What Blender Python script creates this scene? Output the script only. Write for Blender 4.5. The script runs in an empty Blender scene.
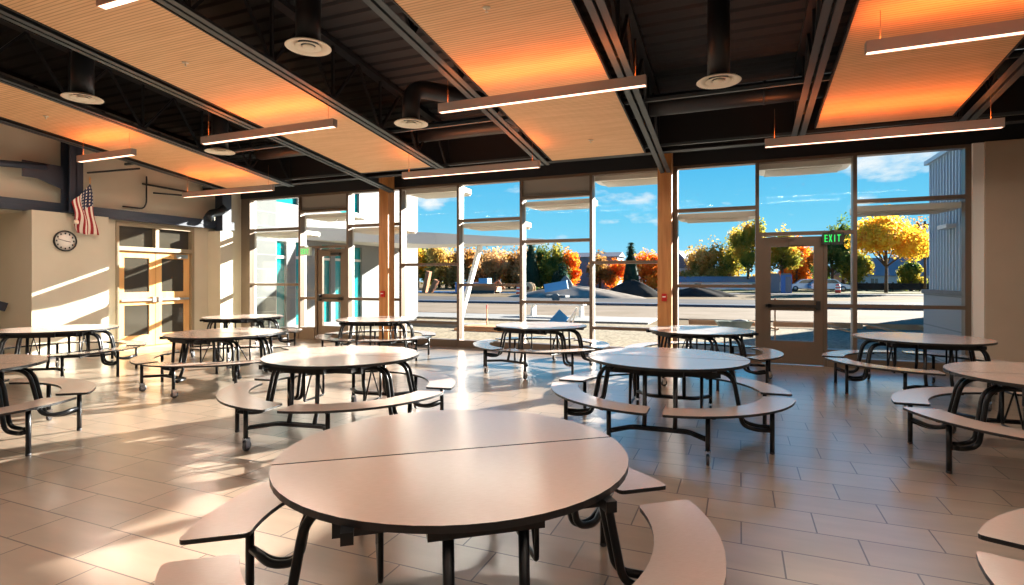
import bpy, bmesh, math, random
from mathutils import Vector, Matrix
random.seed(7)
sc = bpy.context.scene
col = sc.collection
PI = math.pi
# ------------------------------------------------------------------ materials
def mat(name, base=(.5,.5,.5), rough=.5, metal=0., spec=.5, emit=None, es=0., coat=0.):
    m = bpy.data.materials.new(name); m.use_nodes = True
    b = m.node_tree.nodes['Principled BSDF']
    b.inputs['Base Color'].default_value = (*base, 1)
    b.inputs['Roughness'].default_value = rough
    b.inputs['Metallic'].default_value = metal
    b.inputs['Specular IOR Level'].default_value = spec
    b.inputs['Coat Weight'].default_value = coat
    if emit:
        b.inputs['Emission Color'].default_value = (*emit, 1)
        b.inputs['Emission Strength'].default_value = es
    return m
def N(m, t, **kw):
    n = m.node_tree.nodes.new(t)
    for k, v in kw.items():
        if k in n.inputs: n.inputs[k].default_value = v
        else: setattr(n, k, v)
    return n
def L(m, a, b): m.node_tree.links.new(a, b)
def noisy(name, c1, c2, scale=5., rough=.6, detail=4., bump=0., bscale=None, stretch=None, metal=0., spec=.5):
    m = mat(name, c1, rough, metal, spec); nt = m.node_tree; b = nt.nodes['Principled BSDF']
    tc = N(m, 'ShaderNodeTexCoord'); mp = N(m, 'ShaderNodeMapping')
    if stretch: mp.inputs['Scale'].default_value = stretch
    L(m, tc.outputs['Object'], mp.inputs['Vector'])
    n = N(m, 'ShaderNodeTexNoise'); n.inputs['Scale'].default_value = scale; n.inputs['Detail'].default_value = detail
    L(m, mp.outputs[0], n.inputs['Vector'])
    r = N(m, 'ShaderNodeValToRGB')
    r.color_ramp.elements[0].position = .35; r.color_ramp.elements[0].color = (*c1, 1)
    r.color_ramp.elements[1].position = .65; r.color_ramp.elements[1].color = (*c2, 1)
    L(m, n.outputs['Fac'], r.inputs['Fac']); L(m, r.outputs['Color'], b.inputs['Base Color'])
    if bump:
        n2 = N(m, 'ShaderNodeTexNoise'); n2.inputs['Scale'].default_value = bscale or scale*4
        L(m, mp.outputs[0], n2.inputs['Vector'])
        bp = N(m, 'ShaderNodeBump'); bp.inputs['Strength'].default_value = bump
        L(m, n2.outputs['Fac'], bp.inputs['Height']); L(m, bp.outputs[0], b.inputs['Normal'])
    return m
def s2l(r, g, b):
    f = lambda c: (c/255/12.92) if c/255 <= .04045 else ((c/255+.055)/1.055)**2.4
    return (f(r), f(g), f(b))

M = {}
M['wall'] = noisy('painted_wall', s2l(196,188,166), s2l(203,195,173), 1.3, .75)
M['wall_r'] = noisy('tan_wall', s2l(176,160,140), s2l(182,166,146), 1.3, .7)
M['laminate'] = noisy('laminate', s2l(202,178,164), s2l(208,184,170), 30., .27, stretch=(1,8,1), spec=.6)
M['edge'] = mat('black_edge', (.012,.012,.014), .35)
M['frame'] = mat('black_steel', (.006,.007,.009), .3, .0, .35)
M['chrome'] = mat('chrome', (.75,.75,.78), .18, 1.)
M['rubber'] = mat('caster_rubber', (.03,.03,.035), .4)
M['alu'] = mat('bronze_aluminium', s2l(112,96,82), .38, .35)
M['alu_out'] = mat('white_aluminium', s2l(205,202,196), .4, .1)
M['joist'] = mat('dark_steel', s2l(62,71,76), .45, .2)
M['deck'] = mat('black_deck', s2l(22,27,33), .7)
M['darkbeam'] = mat('black_beam', s2l(20,24,30), .6)
M['bluebeam'] = mat('blue_grey_steel', s2l(50,58,72), .45)
M['duct'] = mat('duct_black', s2l(34,40,46), .42, .2)
M['diffuser'] = mat('cream_diffuser', s2l(222,212,190), .5)
M['lamp_body'] = mat('lamp_body', s2l(178,158,146), .45, .15)
M['lamp_glow'] = mat('lamp_glow', (1,.8,.65), .5, emit=(1.,.60,.42), es=3.2)
M['lamp_up'] = mat('lamp_up', (1,.6,.3), .5, emit=(1.,.22,.04), es=22)
M['woodcol'] = noisy('glulam', s2l(176,116,64), s2l(200,142,84), 3., .45, stretch=(6,6,.5))
M['door_wood'] = noisy('maple', s2l(212,160,96), s2l(222,174,112), 2., .4, stretch=(5,5,.6))
M['bronze'] = mat('bronze_frame', s2l(150,134,108), .45, .2)
M['white'] = mat('white_paint', s2l(236,234,228), .5)
M['awn'] = mat('white_sunshade', s2l(212,208,198), .5)
M['red'] = mat('alarm_red', s2l(190,24,22), .35)
M['black'] = mat('black_plastic', (.01,.01,.01), .4)
M['clockface'] = mat('clock_face', s2l(232,226,214), .4)
M['steel'] = mat('brushed_steel', s2l(190,190,188), .3, .9)
M['cable'] = mat('orange_cable', s2l(150,110,80), .5)
M['flagred'] = mat('flag_red', s2l(150,28,34), .8)
M['flagwhite'] = mat('flag_white', s2l(225,215,200), .8)
M['flagblue'] = mat('flag_blue', s2l(30,38,70), .8)
M['teal'] = mat('teal_glass', s2l(0,128,128), .12, .0, .8)
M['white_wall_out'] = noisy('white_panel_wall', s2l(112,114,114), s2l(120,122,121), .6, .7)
M['graypanel'] = mat('grey_window_panel', s2l(150,146,138), .5)
M['exitgreen'] = mat('exit_letters', (.05,.8,.2), .5, emit=(.02,1.,.18), es=.6)
M['exitbody'] = mat('exit_body', s2l(50,58,52), .5)
M['exitpale'] = mat('exit_body_pale', s2l(205,222,205), .5)

# perforated wood panel: fine grooves running across
def wood_panel():
    m = mat('grooved_wood_panel', s2l(205,150,95), .55)
    b = m.node_tree.nodes['Principled BSDF']
    tc = N(m, 'ShaderNodeTexCoord')
    mp = N(m, 'ShaderNodeMapping'); mp.inputs['Scale'].default_value = (.6, 9, 1); L(m, tc.outputs['Object'], mp.inputs['Vector'])
    n = N(m, 'ShaderNodeTexNoise'); n.inputs['Scale'].default_value = 3; n.inputs['Detail'].default_value = 6
    L(m, mp.outputs[0], n.inputs['Vector'])
    r = N(m, 'ShaderNodeValToRGB')
    r.color_ramp.elements[0].position = .3; r.color_ramp.elements[0].color = (*s2l(214,170,122), 1)
    r.color_ramp.elements[1].position = .7; r.color_ramp.elements[1].color = (*s2l(230,188,140), 1)
    L(m, n.outputs['Fac'], r.inputs['Fac'])
    w = N(m, 'ShaderNodeTexWave'); w.bands_direction = 'Y'; w.inputs['Scale'].default_value = 8.0
    L(m, tc.outputs['Object'], w.inputs['Vector'])
    r2 = N(m, 'ShaderNodeValToRGB'); r2.color_ramp.elements[0].position = .05; r2.color_ramp.elements[0].color = (.55,.5,.45,1)
    r2.color_ramp.elements[1].position = .3; r2.color_ramp.elements[1].color = (1,1,1,1)
    L(m, w.outputs['Fac'], r2.inputs['Fac'])
    mx = N(m, 'ShaderNodeMix', data_type='RGBA', blend_type='MULTIPLY'); mx.inputs[0].default_value = .8
    L(m, r.outputs[0], mx.inputs[6]); L(m, r2.outputs[0], mx.inputs[7]); L(m, mx.outputs[2], b.inputs['Base Color'])
    return m
M['panel'] = wood_panel()

def floor_tile():
    m = mat('floor_tile', s2l(150,130,112), .3, spec=.55)
    b = m.node_tree.nodes['Principled BSDF']
    tc = N(m, 'ShaderNodeTexCoord'); mp = N(m, 'ShaderNodeMapping')
    mp.inputs['Location'].default_value = (.20, .04, 0)
    L(m, tc.outputs['Object'], mp.inputs['Vector'])
    br = N(m, 'ShaderNodeTexBrick'); br.offset = .3333; br.offset_frequency = 1; br.squash = 1
    br.inputs['Scale'].default_value = 1.; br.inputs['Mortar Size'].default_value = .0045
    br.inputs['Brick Width'].default_value = .622; br.inputs['Row Height'].default_value = .311
    br.inputs['Color1'].default_value = (*s2l(164,144,126), 1); br.inputs['Color2'].default_value = (*s2l(150,131,114), 1)
    br.inputs['Mortar'].default_value = (*s2l(72,58,52), 1); br.inputs['Mortar Smooth'].default_value = .1
    # third-offset rows: shear x by row number
    sx = N(m, 'ShaderNodeSeparateXYZ'); L(m, mp.outputs[0], sx.inputs[0])
    dv = N(m, 'ShaderNodeMath', operation='DIVIDE'); dv.inputs[1].default_value = .311; L(m, sx.outputs['Y'], dv.inputs[0])
    fl = N(m, 'ShaderNodeMath', operation='FLOOR'); L(m, dv.outputs[0], fl.inputs[0])
    ml = N(m, 'ShaderNodeMath', operation='MULTIPLY'); ml.inputs[1].default_value = -.4147; L(m, fl.outputs[0], ml.inputs[0])
    ad = N(m, 'ShaderNodeMath', operation='ADD'); L(m, ml.outputs[0], ad.inputs[0]); L(m, sx.outputs['X'], ad.inputs[1])
    cx = N(m, 'ShaderNodeCombineXYZ'); L(m, ad.outputs[0], cx.inputs['X']); L(m, sx.outputs['Y'], cx.inputs['Y'])
    br.offset = 0.; L(m, cx.outputs[0], br.inputs['Vector'])
    n = N(m, 'ShaderNodeTexNoise'); n.inputs['Scale'].default_value = 2.0; n.inputs['Detail'].default_value = 3
    mp2 = N(m, 'ShaderNodeMapping'); mp2.inputs['Scale'].default_value = (1, 4, 1); L(m, tc.outputs['Object'], mp2.inputs['Vector']); L(m, mp2.outputs[0], n.inputs['Vector'])
    r = N(m, 'ShaderNodeValToRGB'); r.color_ramp.elements[0].position = .3; r.color_ramp.elements[0].color = (.88,.88,.88,1)
    r.color_ramp.elements[1].position = .7; r.color_ramp.elements[1].color = (1.08,1.06,1.04,1); L(m, n.outputs['Fac'], r.inputs[0])
    mx = N(m, 'ShaderNodeMix', data_type='RGBA', blend_type='MULTIPLY'); mx.inputs[0].default_value = 1.
    L(m, br.outputs['Color'], mx.inputs[6]); L(m, r.outputs[0], mx.inputs[7]); L(m, mx.outputs[2], b.inputs['Base Color'])
    bm_ = N(m, 'ShaderNodeBump'); bm_.inputs['Strength'].default_value = .25; bm_.inputs['Distance'].default_value = .002; bm_.invert = True
    L(m, br.outputs['Fac'], bm_.inputs['Height']); L(m, bm_.outputs[0], b.inputs['Normal'])
    rr = N(m, 'ShaderNodeMath', operation='MULTIPLY_ADD'); rr.inputs[1].default_value = .05; rr.inputs[2].default_value = .32
    L(m, n.outputs['Fac'], rr.inputs[0]); L(m, rr.outputs[0], b.inputs['Roughness'])
    return m
M['tile'] = floor_tile()
for k_, w_, c_ in (('tile', 1., .23), ('laminate', .8, .2)):
    q_ = M[k_].node_tree.nodes['Principled BSDF']; q_.inputs['Coat Weight'].default_value = w_; q_.inputs['Coat Roughness'].default_value = c_; q_.inputs['IOR'].default_value = 1.6; q_.inputs['Coat IOR'].default_value = 2.25

def glass(name, tint=(.975,.99,.985), refl=.055):
    m = bpy.data.materials.new(name); m.use_nodes = True; nt = m.node_tree
    nt.nodes.remove(nt.nodes['Principled BSDF']); out = nt.nodes['Material Output']
    t = N(m, 'ShaderNodeBsdfTransparent'); t.inputs[0].default_value = (*tint, 1)
    refl = .012
    g = N(m, 'ShaderNodeBsdfGlossy'); g.inputs['Roughness'].default_value = .03
    lw = N(m, 'ShaderNodeLayerWeight'); lw.inputs['Blend'].default_value = .3
    mu = N(m, 'ShaderNodeMath', operation='MULTIPLY_ADD'); mu.inputs[1].default_value = .06; mu.inputs[2].default_value = refl*.5
    L(m, lw.outputs['Fresnel'], mu.inputs[0])
    mu.use_clamp = True
    x = N(m, 'ShaderNodeMixShader'); L(m, mu.outputs[0], x.inputs[0]); L(m, t.outputs[0], x.inputs[1]); L(m, g.outputs[0], x.inputs[2])
    L(m, x.outputs[0], out.inputs['Surface'])
    return m
M['glass'] = glass('window_glass')
M['glass_dark'] = mat('corridor_glass', s2l(64,60,52), .08, 0, .8)

def bricks(name, c1, c2, cm, w, h, mortar=.008, rot=None, rough=.8):
    m = mat(name, c1, rough); b = m.node_tree.nodes['Principled BSDF']
    tc = N(m, 'ShaderNodeTexCoord'); mp = N(m, 'ShaderNodeMapping')
    if rot: mp.inputs['Rotation'].default_value = rot
    L(m, tc.outputs['Object'], mp.inputs[0])
    br = N(m, 'ShaderNodeTexBrick'); br.inputs['Scale'].default_value = 1; br.inputs['Mortar Size'].default_value = mortar
    br.inputs['Brick Width'].default_value = w; br.inputs['Row Height'].default_value = h
    br.inputs['Color1'].default_value = (*c1, 1); br.inputs['Color2'].default_value = (*c2, 1); br.inputs['Mortar'].default_value = (*cm, 1)
    L(m, mp.outputs[0], br.inputs['Vector']); L(m, br.outputs['Color'], b.inputs['Base Color'])
    return m
M['block'] = bricks('grey_block', s2l(92,96,95), s2l(100,104,103), s2l(160,163,160), .4, .2, .006, (PI/2, 0, PI/2))
M['siding'] = mat('blue_grey_siding', s2l(172,192,206), .5, .1)
M['stone'] = bricks('grey_stone', s2l(150,152,152), s2l(160,160,160), s2l(120,124,126), .6, .3, .01, (PI/2, 0, PI/2))

M['gravel'] = noisy('gravel', s2l(112,102,86), s2l(158,146,126), 14, .95, 8, .6, 60)
M['pave'] = noisy('pale_pavement', s2l(118,105,90), s2l(132,118,104), .5, .9)
M['asphalt'] = noisy('asphalt', s2l(78,76,76), s2l(92,87,84), .3, .85)
M['bluecurb'] = mat('curb_concrete', s2l(84,92,104), .8)
M['dirt'] = noisy('dirt', s2l(98,82,62), s2l(120,104,82), .25, .95, 6)
M['mound'] = noisy('mound_gravel', s2l(120,110,100), s2l(150,138,126), 1.2, .95, 6, .5, 8)
M['mounddark'] = noisy('mound_dark', s2l(40,37,36), s2l(58,54,50), 1.2, .95, 6, .5, 8)
M['water'] = mat('lake_water', s2l(60,120,175), .15, 0, .7)
for k_ in ('gravel','pave','asphalt','bluecurb','dirt','mound','mounddark'): M[k_].node_tree.nodes['Principled BSDF'].inputs['Specular IOR Level'].default_value = .03
M['grass'] = noisy('dry_grass', s2l(90,88,54), s2l(110,100,66), .4, .95)
M['grass'].node_tree.nodes['Principled BSDF'].inputs['Specular IOR Level'].default_value = .03
M['bark'] = noisy('bark', s2l(70,54,42), s2l(92,72,56), 8, .9, stretch=(3,3,.5))
M['plank'] = noisy('form_board', s2l(176,124,84), s2l(192,142,98), 2, .8)
M['conc'] = noisy('concrete', s2l(112,110,107), s2l(126,122,118), 2, .85)
def leaf(name, cols, scale=.6):
    cols = [tuple(min(.9, q*1.15) for q in c) for c in cols]
    m = mat(name, cols[0], .7, spec=.2); b = m.node_tree.nodes['Principled BSDF']
    tc = N(m, 'ShaderNodeTexCoord'); n = N(m, 'ShaderNodeTexNoise'); n.inputs['Scale'].default_value = scale; n.inputs['Detail'].default_value = 8
    L(m, tc.outputs['Object'], n.inputs['Vector'])
    r = N(m, 'ShaderNodeValToRGB'); el = r.color_ramp.elements
    for i, c in enumerate(cols):
        p = .32+.36*i/(len(cols)-1)
        e = el[i] if i < 2 else el.new(p)
        e.position = p; e.color = (*c, 1)
    L(m, n.outputs['Fac'], r.inputs[0]); L(m, r.outputs[0], b.inputs['Base Color'])
    tr = N(m, 'ShaderNodeBsdfTranslucent'); L(m, r.outputs[0], tr.inputs['Color']); xs = N(m, 'ShaderNodeMixShader'); xs.inputs[0].default_value = .6
    L(m, b.outputs[0], xs.inputs[1]); L(m, tr.outputs[0], xs.inputs[2]); L(m, xs.outputs[0], m.node_tree.nodes['Material Output'].inputs['Surface'])
    return m
M['leaf_brown'] = leaf('leaf_brown', [s2l(96,74,44), s2l(170,120,56), s2l(190,150,90)])
M['leaf_tan'] = leaf('leaf_tan', [s2l(150,112,70), s2l(196,150,96), s2l(206,172,122)])
M['leaf_orange'] = leaf('leaf_orange', [s2l(200,96,24), s2l(235,130,30), s2l(225,160,60)])
M['leaf_yellow'] = leaf('leaf_yellow', [s2l(214,150,40), s2l(245,195,60), s2l(236,170,70)])
M['leaf_green'] = leaf('leaf_green', [s2l(38,66,34), s2l(78,100,44), s2l(130,134,60)])
M['leaf_pine'] = leaf('leaf_pine', [s2l(24,54,44), s2l(44,76,58), s2l(60,92,66)])
M['leaf_mix'] = leaf('leaf_mix', [s2l(64,92,40), s2l(150,140,50), s2l(206,150,56)], .35)
M['leaf_olive'] = leaf('leaf_olive', [s2l(128,118,54), s2l(186,150,74), s2l(206,180,110)], .35)

# ------------------------------------------------------------------ mesh builder
def rounded(pts, r=.05, n=5):
    pts = [Vector(p) for p in pts]; out = [pts[0]]
    for i in range(1, len(pts)-1):
        p = pts[i]; a = pts[i-1]-p; b = pts[i+1]-p
        rr = min(r, a.length*.48, b.length*.48)
        A = p+a.normalized()*rr; B = p+b.normalized()*rr
        for k in range(n+1):
            t = k/n; out.append(A*(1-t)**2+p*2*t*(1-t)+B*t*t)
    out.append(pts[-1]); return out
class MB:
    def __init__(s): s.b = bmesh.new()
    def _f(s, vs, mi=0, smooth=False):
        try:
            f = s.b.faces.new(vs); f.material_index = mi; f.smooth = smooth; return f
        except ValueError: return None
    def box(s, x0, x1, y0, y1, z0, z1, mi=0, M4=None):
        vs = [s.b.verts.new(Vector((x, y, z)) if M4 is None else M4 @ Vector((x, y, z))) for x in (x0, x1) for y in (y0, y1) for z in (z0, z1)]
        for q in ((0,1,3,2),(4,6,7,5),(0,4,5,1),(2,3,7,6),(0,2,6,4),(1,5,7,3)): s._f([vs[i] for i in q], mi)
        return s
    def bar(s, a, b, w, h, mi=0, up=(0,0,1)):
        a = Vector(a); b = Vector(b); d = (b-a); l = d.length; d.normalize()
        u = Vector(up); x = d.cross(u)
        if x.length < 1e-4: x = d.cross(Vector((1,0,0)))
        x.normalize(); z = x.cross(d).normalized()
        m = Matrix((x, d, z)).transposed().to_4x4(); m.translation = a
        return s.box(-w/2, w/2, 0, l, -h/2, h/2, mi, m)
    def tube(s, pts, r, seg=8, mi=0, cap=True):
        pts = [Vector(p) for p in pts]; rings = []; n = len(pts)
        t0 = (pts[1]-pts[0]).normalized(); ref = Vector((0,0,1)) if abs(t0.z) < .9 else Vector((1,0,0))
        x = t0.cross(ref).normalized()
        for i, p in enumerate(pts):
            t = (pts[min(i+1, n-1)]-pts[max(i-1, 0)]).normalized()
            x = (x-t*x.dot(t)).normalized(); y = t.cross(x)
            ra = r[i] if isinstance(r, (list, tuple)) else r
            rings.append([s.b.verts.new(p+(x*math.cos(k*2*PI/seg)+y*math.sin(k*2*PI/seg))*ra) for k in range(seg)])
        for i in range(n-1):
            for k in range(seg): s._f([rings[i][k], rings[i][(k+1)%seg], rings[i+1][(k+1)%seg], rings[i+1][k]], mi, True)
        if cap: s._f(rings[0][::-1], mi); s._f(rings[-1], mi)
        return s
    def prism(s, poly, z0, z1, mt=0, mb=0, ms=0, M4=None, smooth=False):
        T = (lambda v: v) if M4 is None else (lambda v: M4 @ v)
        a = [s.b.verts.new(T(Vector((p[0], p[1], z0)))) for p in poly]
        b = [s.b.verts.new(T(Vector((p[0], p[1], z1)))) for p in poly]
        s._f(b, mt); s._f(a[::-1], mb); n = len(poly)
        for i in range(n): s._f([a[i], a[(i+1)%n], b[(i+1)%n], b[i]], ms, smooth)
        return s
    def lathe(s, prof, seg=24, M4=None, mi=0, cap=True):
        T = (lambda v: v) if M4 is None else (lambda v: M4 @ v)
        rings = [[s.b.verts.new(T(Vector((r*math.cos(k*2*PI/seg), r*math.sin(k*2*PI/seg), z)))) for k in range(seg)] for r, z in prof]
        for i in range(len(rings)-1):
            for k in range(seg): s._f([rings[i][k], rings[i][(k+1)%seg], rings[i+1][(k+1)%seg], rings[i+1][k]], mi, True)
        if cap: s._f(rings[0][::-1], mi); s._f(rings[-1], mi)
        return s
    def quad(s, vs, mi=0): s._f([s.b.verts.new(Vector(v)) for v in vs], mi); return s
    def blob(s, c, rx, ry, rz, sub=2, jit=.15, mi=0):
        r = bmesh.ops.create_icosphere(s.b, subdivisions=sub, radius=1)
        for v in r['verts']:
            k = 1+random.uniform(-jit, jit); v.co = Vector((c[0]+v.co.x*rx*k, c[1]+v.co.y*ry*k, c[2]+v.co.z*rz*k))
        for v in r['verts']:
            for f in v.link_faces: f.material_index = mi; f.smooth = True
        return s
    def build(s, name, mats, parent=None, loc=None, tri=False):
        me = bpy.data.meshes.new(name)
        bmesh.ops.recalc_face_normals(s.b, faces=s.b.faces)
        s.b.to_mesh(me); s.b.free()
        for m in (mats if isinstance(mats, (list, tuple)) else [mats]): me.materials.append(M[m])
        o = bpy.data.objects.new(name, me); col.objects.link(o)
        if parent: o.parent = parent
        if loc: o.location = loc
        return o
def tag(o, label, cat, group=None, kind=None):
    if label: o['label'] = label
    if cat: o['category'] = cat
    if group: o['group'] = group
    if kind: o['kind'] = kind
    return o
def struct(o): o['kind'] = 'structure'; return o
def empty(name, loc, rz=0.):
    o = bpy.data.objects.new(name, None); col.objects.link(o); o.location = loc; o.rotation_euler = (0,0,rz); o.empty_display_size = .1; return o
def copy_tree(o, parent=None):
    c = o.copy(); col.objects.link(c)
    if parent: c.parent = parent
    for ch in list(o.children): copy_tree(ch, c)
    return c

# ------------------------------------------------------------------ dimensions
WY = 10.8; XL = -12.3; XR = 6.6; YB = -6.5; ZT = 3.64
chord = lambda y: 4.70-.12*y       # underside of the joists
deckz = lambda y: chord(y)+.92

# ------------------------------------------------------------------ room shell
struct(MB().box(-14.6, XR+.2, YB-.2, WY+.18, -.12, 0).build('floor', 'tile'))
# ceiling: ribbed sloping steel deck
b = MB(); y = YB-.2; rows = []
while y < WY+.3:
    for (dy, dz) in ((0,0),(.10,0),(.13,.028),(.21,.028)): rows.append((y+dy, deckz(y+dy)+dz))
    y += .24
prev = None
for (yy, zz) in rows:
    cur = (b.b.verts.new((-14.6, yy, zz)), b.b.verts.new((XR+.2, yy, zz)))
    if prev: b._f([prev[0], prev[1], cur[1], cur[0]])
    prev = cur
b.box(-14.6, XR+.2, WY-.2, WY+.3, 4.55, 4.62)
o = struct(b.build('ceiling', 'deck'))
md = o.modifiers.new('thick', 'SOLIDIFY'); md.thickness = .06; md.offset = 1
# front (window) wall: piece above the glass, piece right of it, piece left of it
struct(MB().box(-12.55, XR+.2, WY-.02, WY+.3, ZT, 4.60).build('wall_front', 'darkbeam'))
struct(MB().box(3.52, XR+.2, WY-.10, WY+.3, 0, ZT).build('wall_front_right', 'wall_r'))
struct(MB().box(XR, XR+.2, YB-.2, WY-.10, 0, 6.6).build('wall_right', 'wall_r'))
struct(MB().box(-14.6, XR+.2, YB-.2, YB, 0, 6.6).build('wall_back', 'wall'))
b = MB()
b.box(XL-.25, XL, 5.95, WY+.3, 2.75, 5.2)          # upper wall, window end
b.box(XL-.25, XL, YB, 5.95, 2.75, 6.6)             # upper wall over the alcove
b.box(XL-.25, XL, 9.42, WY+.3, 0, 2.75)
b.box(XL-.25, XL, 7.28, 7.60, 0, 2.75)
b.box(XL-.9, -12.0, 5.95, 7.28, 0, 2.78)           # thick furred-out pier
struct(b.build('wall_left', 'wall'))
struct(MB().box(-14.6, -14.3, YB, 5.95, 0, 2.75).box(-14.3, XL-.9, 5.95, 6.2, 0, 2.75).box(-14.6, XL-.25, YB, 6.2, 2.75, 2.9).build('wall_alcove', 'wall'))
struct(MB().box(-12.3, -11.86, 9.80, 10.16, 0, 2.70).build('trim_1', 'wall'))   # boxed-in column by the corner
struct(MB().box(3.62, 6.6, WY-.13, WY-.10, 0, .1).build('baseboard_front', 'darkbeam'))
struct(MB().box(XL, XL+.012, 9.42, 9.80, 0, .1).box(-12.0, -11.988, 5.95, 7.28, 0, .1).build('baseboard_left', 'darkbeam'))

# ------------------------------------------------------------------ window wall
MX = [-12.02, -10.30, -8.80, -7.28, -5.77, -4.27, -2.76, -1.12, .29, 1.80, 3.33]   # mullion centres
bays = {1: [2.80, 1.37], 2: [3.22, 2.31, 1.03], 3: [2.80, 1.03], 4: [1.84, .53], 5: [2.80, 1.38], 6: [3.22, 2.30, 1.03],
        7: [1.84, .53], 8: [2.80, 1.38], 9: [2.31, 1.05], 10: [2.82, 1.05]}
YF0, YF1 = WY, WY+.16
for i in range(1, 11):
    x0, x1 = MX[i-1], MX[i]; w = .05
    b = MB()
    left = x0 if i > 1 else x0-.04
    b.box(x0-.03 if i > 1 else x0-.28, x0+.03, YF0, YF1, 0 if i in (2,9,3,10) else .0, ZT)
    if i == 10: b.box(x1-.03, x1+.05, YF0, YF1, 0, ZT)
    if i == 8: b.box(x0-.12, x0-.03, YF0+.02, YF1, 0, ZT)
    b.box(x0+.03, x1-.03, YF0, YF1, ZT-.05, ZT)
    door = i in (2, 9)
    dx0 = (-9.74 if i == 2 else .36); dx1 = (-8.88 if i == 2 else 1.34)
    for z in bays[i]:
        if door and z < 1.2:
            sx0, sx1 = (x0+.03, dx0-.06) if i == 2 else (dx1+.05, x1-.03)
            b.box(sx0, sx1, YF0, YF1, z-.03, z+.03)
        else: b.box(x0+.03, x1-.03, YF0, YF1, z-.03, z+.03)
    if not door: b.box(x0+.03, x1-.03, YF0-.02, YF1, 0, .16)
    elif i == 2: b.box(x0+.03, dx0-.06, YF0-.02, YF1, 0, .3); b.box(dx0-.06, dx0, YF0, YF1, 0, 2.28); b.box(dx1, x1-.03, YF0, YF1, 0, 2.28)
    else: b.box(dx1+.05, x1-.03, YF0-.02, YF1, 0, .3); b.box(dx1, dx1+.05, YF0, YF1, 0, 2.28); b.box(x0+.03, dx0, YF0, YF1, 0, 2.28)
    win = struct(b.build('window_%d' % i, 'alu'))
    zs = sorted([.16 if not door else 0] + bays[i] + [ZT-.05]); 
    for a, c in zip(zs[:-1], zs[1:]):
        if c-a < .08: continue
        px0, px1 = x0+.03, x1-.03
        if door and c <= 2.4:
            px0, px1 = (x0+.03, dx0-.06) if i == 2 else (dx1+.05, x1-.03)
            a = max(a, .3)
        if i in (2, 6) and c > 3.5: MB().box(px0, px1, WY+.06, WY+.10, a+.03, c).build('grey_panel', 'graypanel', win)
        else: MB().box(px0, px1, WY+.078, WY+.086, a+.02, c-.01).build('pane', 'glass', win)
    if i == 10: MB().box(x1+.05, x1+.19, YF0-.06, YF1, 0, ZT).build('jamb_liner', 'white', win)
    # white outside cap of the mullion
    MB().box(x0-.03, x0+.03, YF1, YF1+.06, 0, ZT).build('outside_cap', 'alu_out', win)

def exit_door(n, x0, x1, hand, zl):
    d = MB()
    st = .15
    d.box(x0, x0+st, WY+.03, WY+.09, .01, 2.25).box(x1-st, x1, WY+.03, WY+.09, .01, 2.25)
    d.box(x0+st, x1-st, WY+.03, WY+.09, 2.08, 2.25).box(x0+st, x1-st, WY+.03, WY+.09, .95, 1.14).box(x0+st, x1-st, WY+.03, WY+.09, .01, zl)
    o = struct(d.build('door_%d' % n, 'alu'))
    MB().box(x0+st, x1-st, WY+.055, WY+.063, 1.14, 2.08).build('pane', 'glass', o)
    MB().box(x0+st, x1-st, WY+.055, WY+.063, zl, .95).build('pane', 'glass', o)
    h = MB(); h.box(x0+.06, x1-.06, WY-.05, WY-.01, 1.015, 1.06)
    xe = x0+.06 if hand < 0 else x1-.13
    h.box(xe, xe+.07, WY-.06, WY+.03, .97, 1.13).box(x0+.1 if hand > 0 else x1-.16, x0+.16 if hand > 0 else x1-.1, WY-.05, WY+.03, 1.0, 1.07)
    h.build('push_bar', 'black', o)
    MB().box(x0+.45, x0+.72, WY-.03, WY+.03, 2.10, 2.16).bar((x0+.5, WY-.02, 2.19), (x0+.2, WY-.16, 2.24), .025, .015).bar((x0+.2, WY-.16, 2.24), (x0+.05, WY, 2.27), .025, .015).build('closer', 'black' if n == 2 else 'alu', o)
    return o
exit_door(1, .36, 1.34, 1, .42)
exit_door(2, -9.74, -8.88, -1, .35)

# ------------------------------------------------------------------ interior double door in the left wall
def leaf_door(n, y0, y1, hinge):
    X0, X1 = XL-.10, XL-.05
    d = MB(); st = .14
    d.box(X0, X1, y0, y0+st, .01, 2.12).box(X0, X1, y1-st, y1, .01, 2.12)
    for a, c in ((.01, .26), (.93, 1.22), (1.98, 2.12)): d.box(X0, X1, y0+st, y1-st, a, c)
    o = struct(d.build('door_%d' % n, 'door_wood'))
    for a, c in ((.26, .93), (1.22, 1.98)): MB().box(X0+.02, X0+.03, y0+st, y1-st, a, c).build('pane', 'glass_dark', o)
    h = MB(); h.box(X1+.02, X1+.06, y0+.05, y1-.05, 1.02, 1.07).box(X1, X1+.07, (y1-.1) if hinge < 0 else y0+.02, (y1-.02) if hinge < 0 else y0+.1, .99, 1.11)
    h.build('push_bar', 'steel', o)
    return o
leaf_door(3, 7.67, 8.50, -1)
d4 = leaf_door(4, 8.51, 9.34, 1)
MB().box(XL-.05, XL+.02, 8.95, 9.25, 2.00, 2.09).build('closer', 'steel', d4)
b = MB()
b.box(XL-.16, XL+.02, 7.60, 7.665, 0, 2.75).box(XL-.16, XL+.02, 9.345, 9.42, 0, 2.75).box(XL-.16, XL+.02, 7.665, 9.345, 2.13, 2.22).box(XL-.16, XL+.02, 7.665, 9.345, 2.66, 2.75).box(XL-.16, XL+.02, 8.46, 8.54, 2.22, 2.66)
fr = struct(b.build('window_11', 'bronze'))
for a, c in ((7.665, 8.46), (8.54, 9.345)): MB().box(XL-.10, XL-.09, a, c, 2.22, 2.66).build('pane', 'glass_dark', fr)
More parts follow.
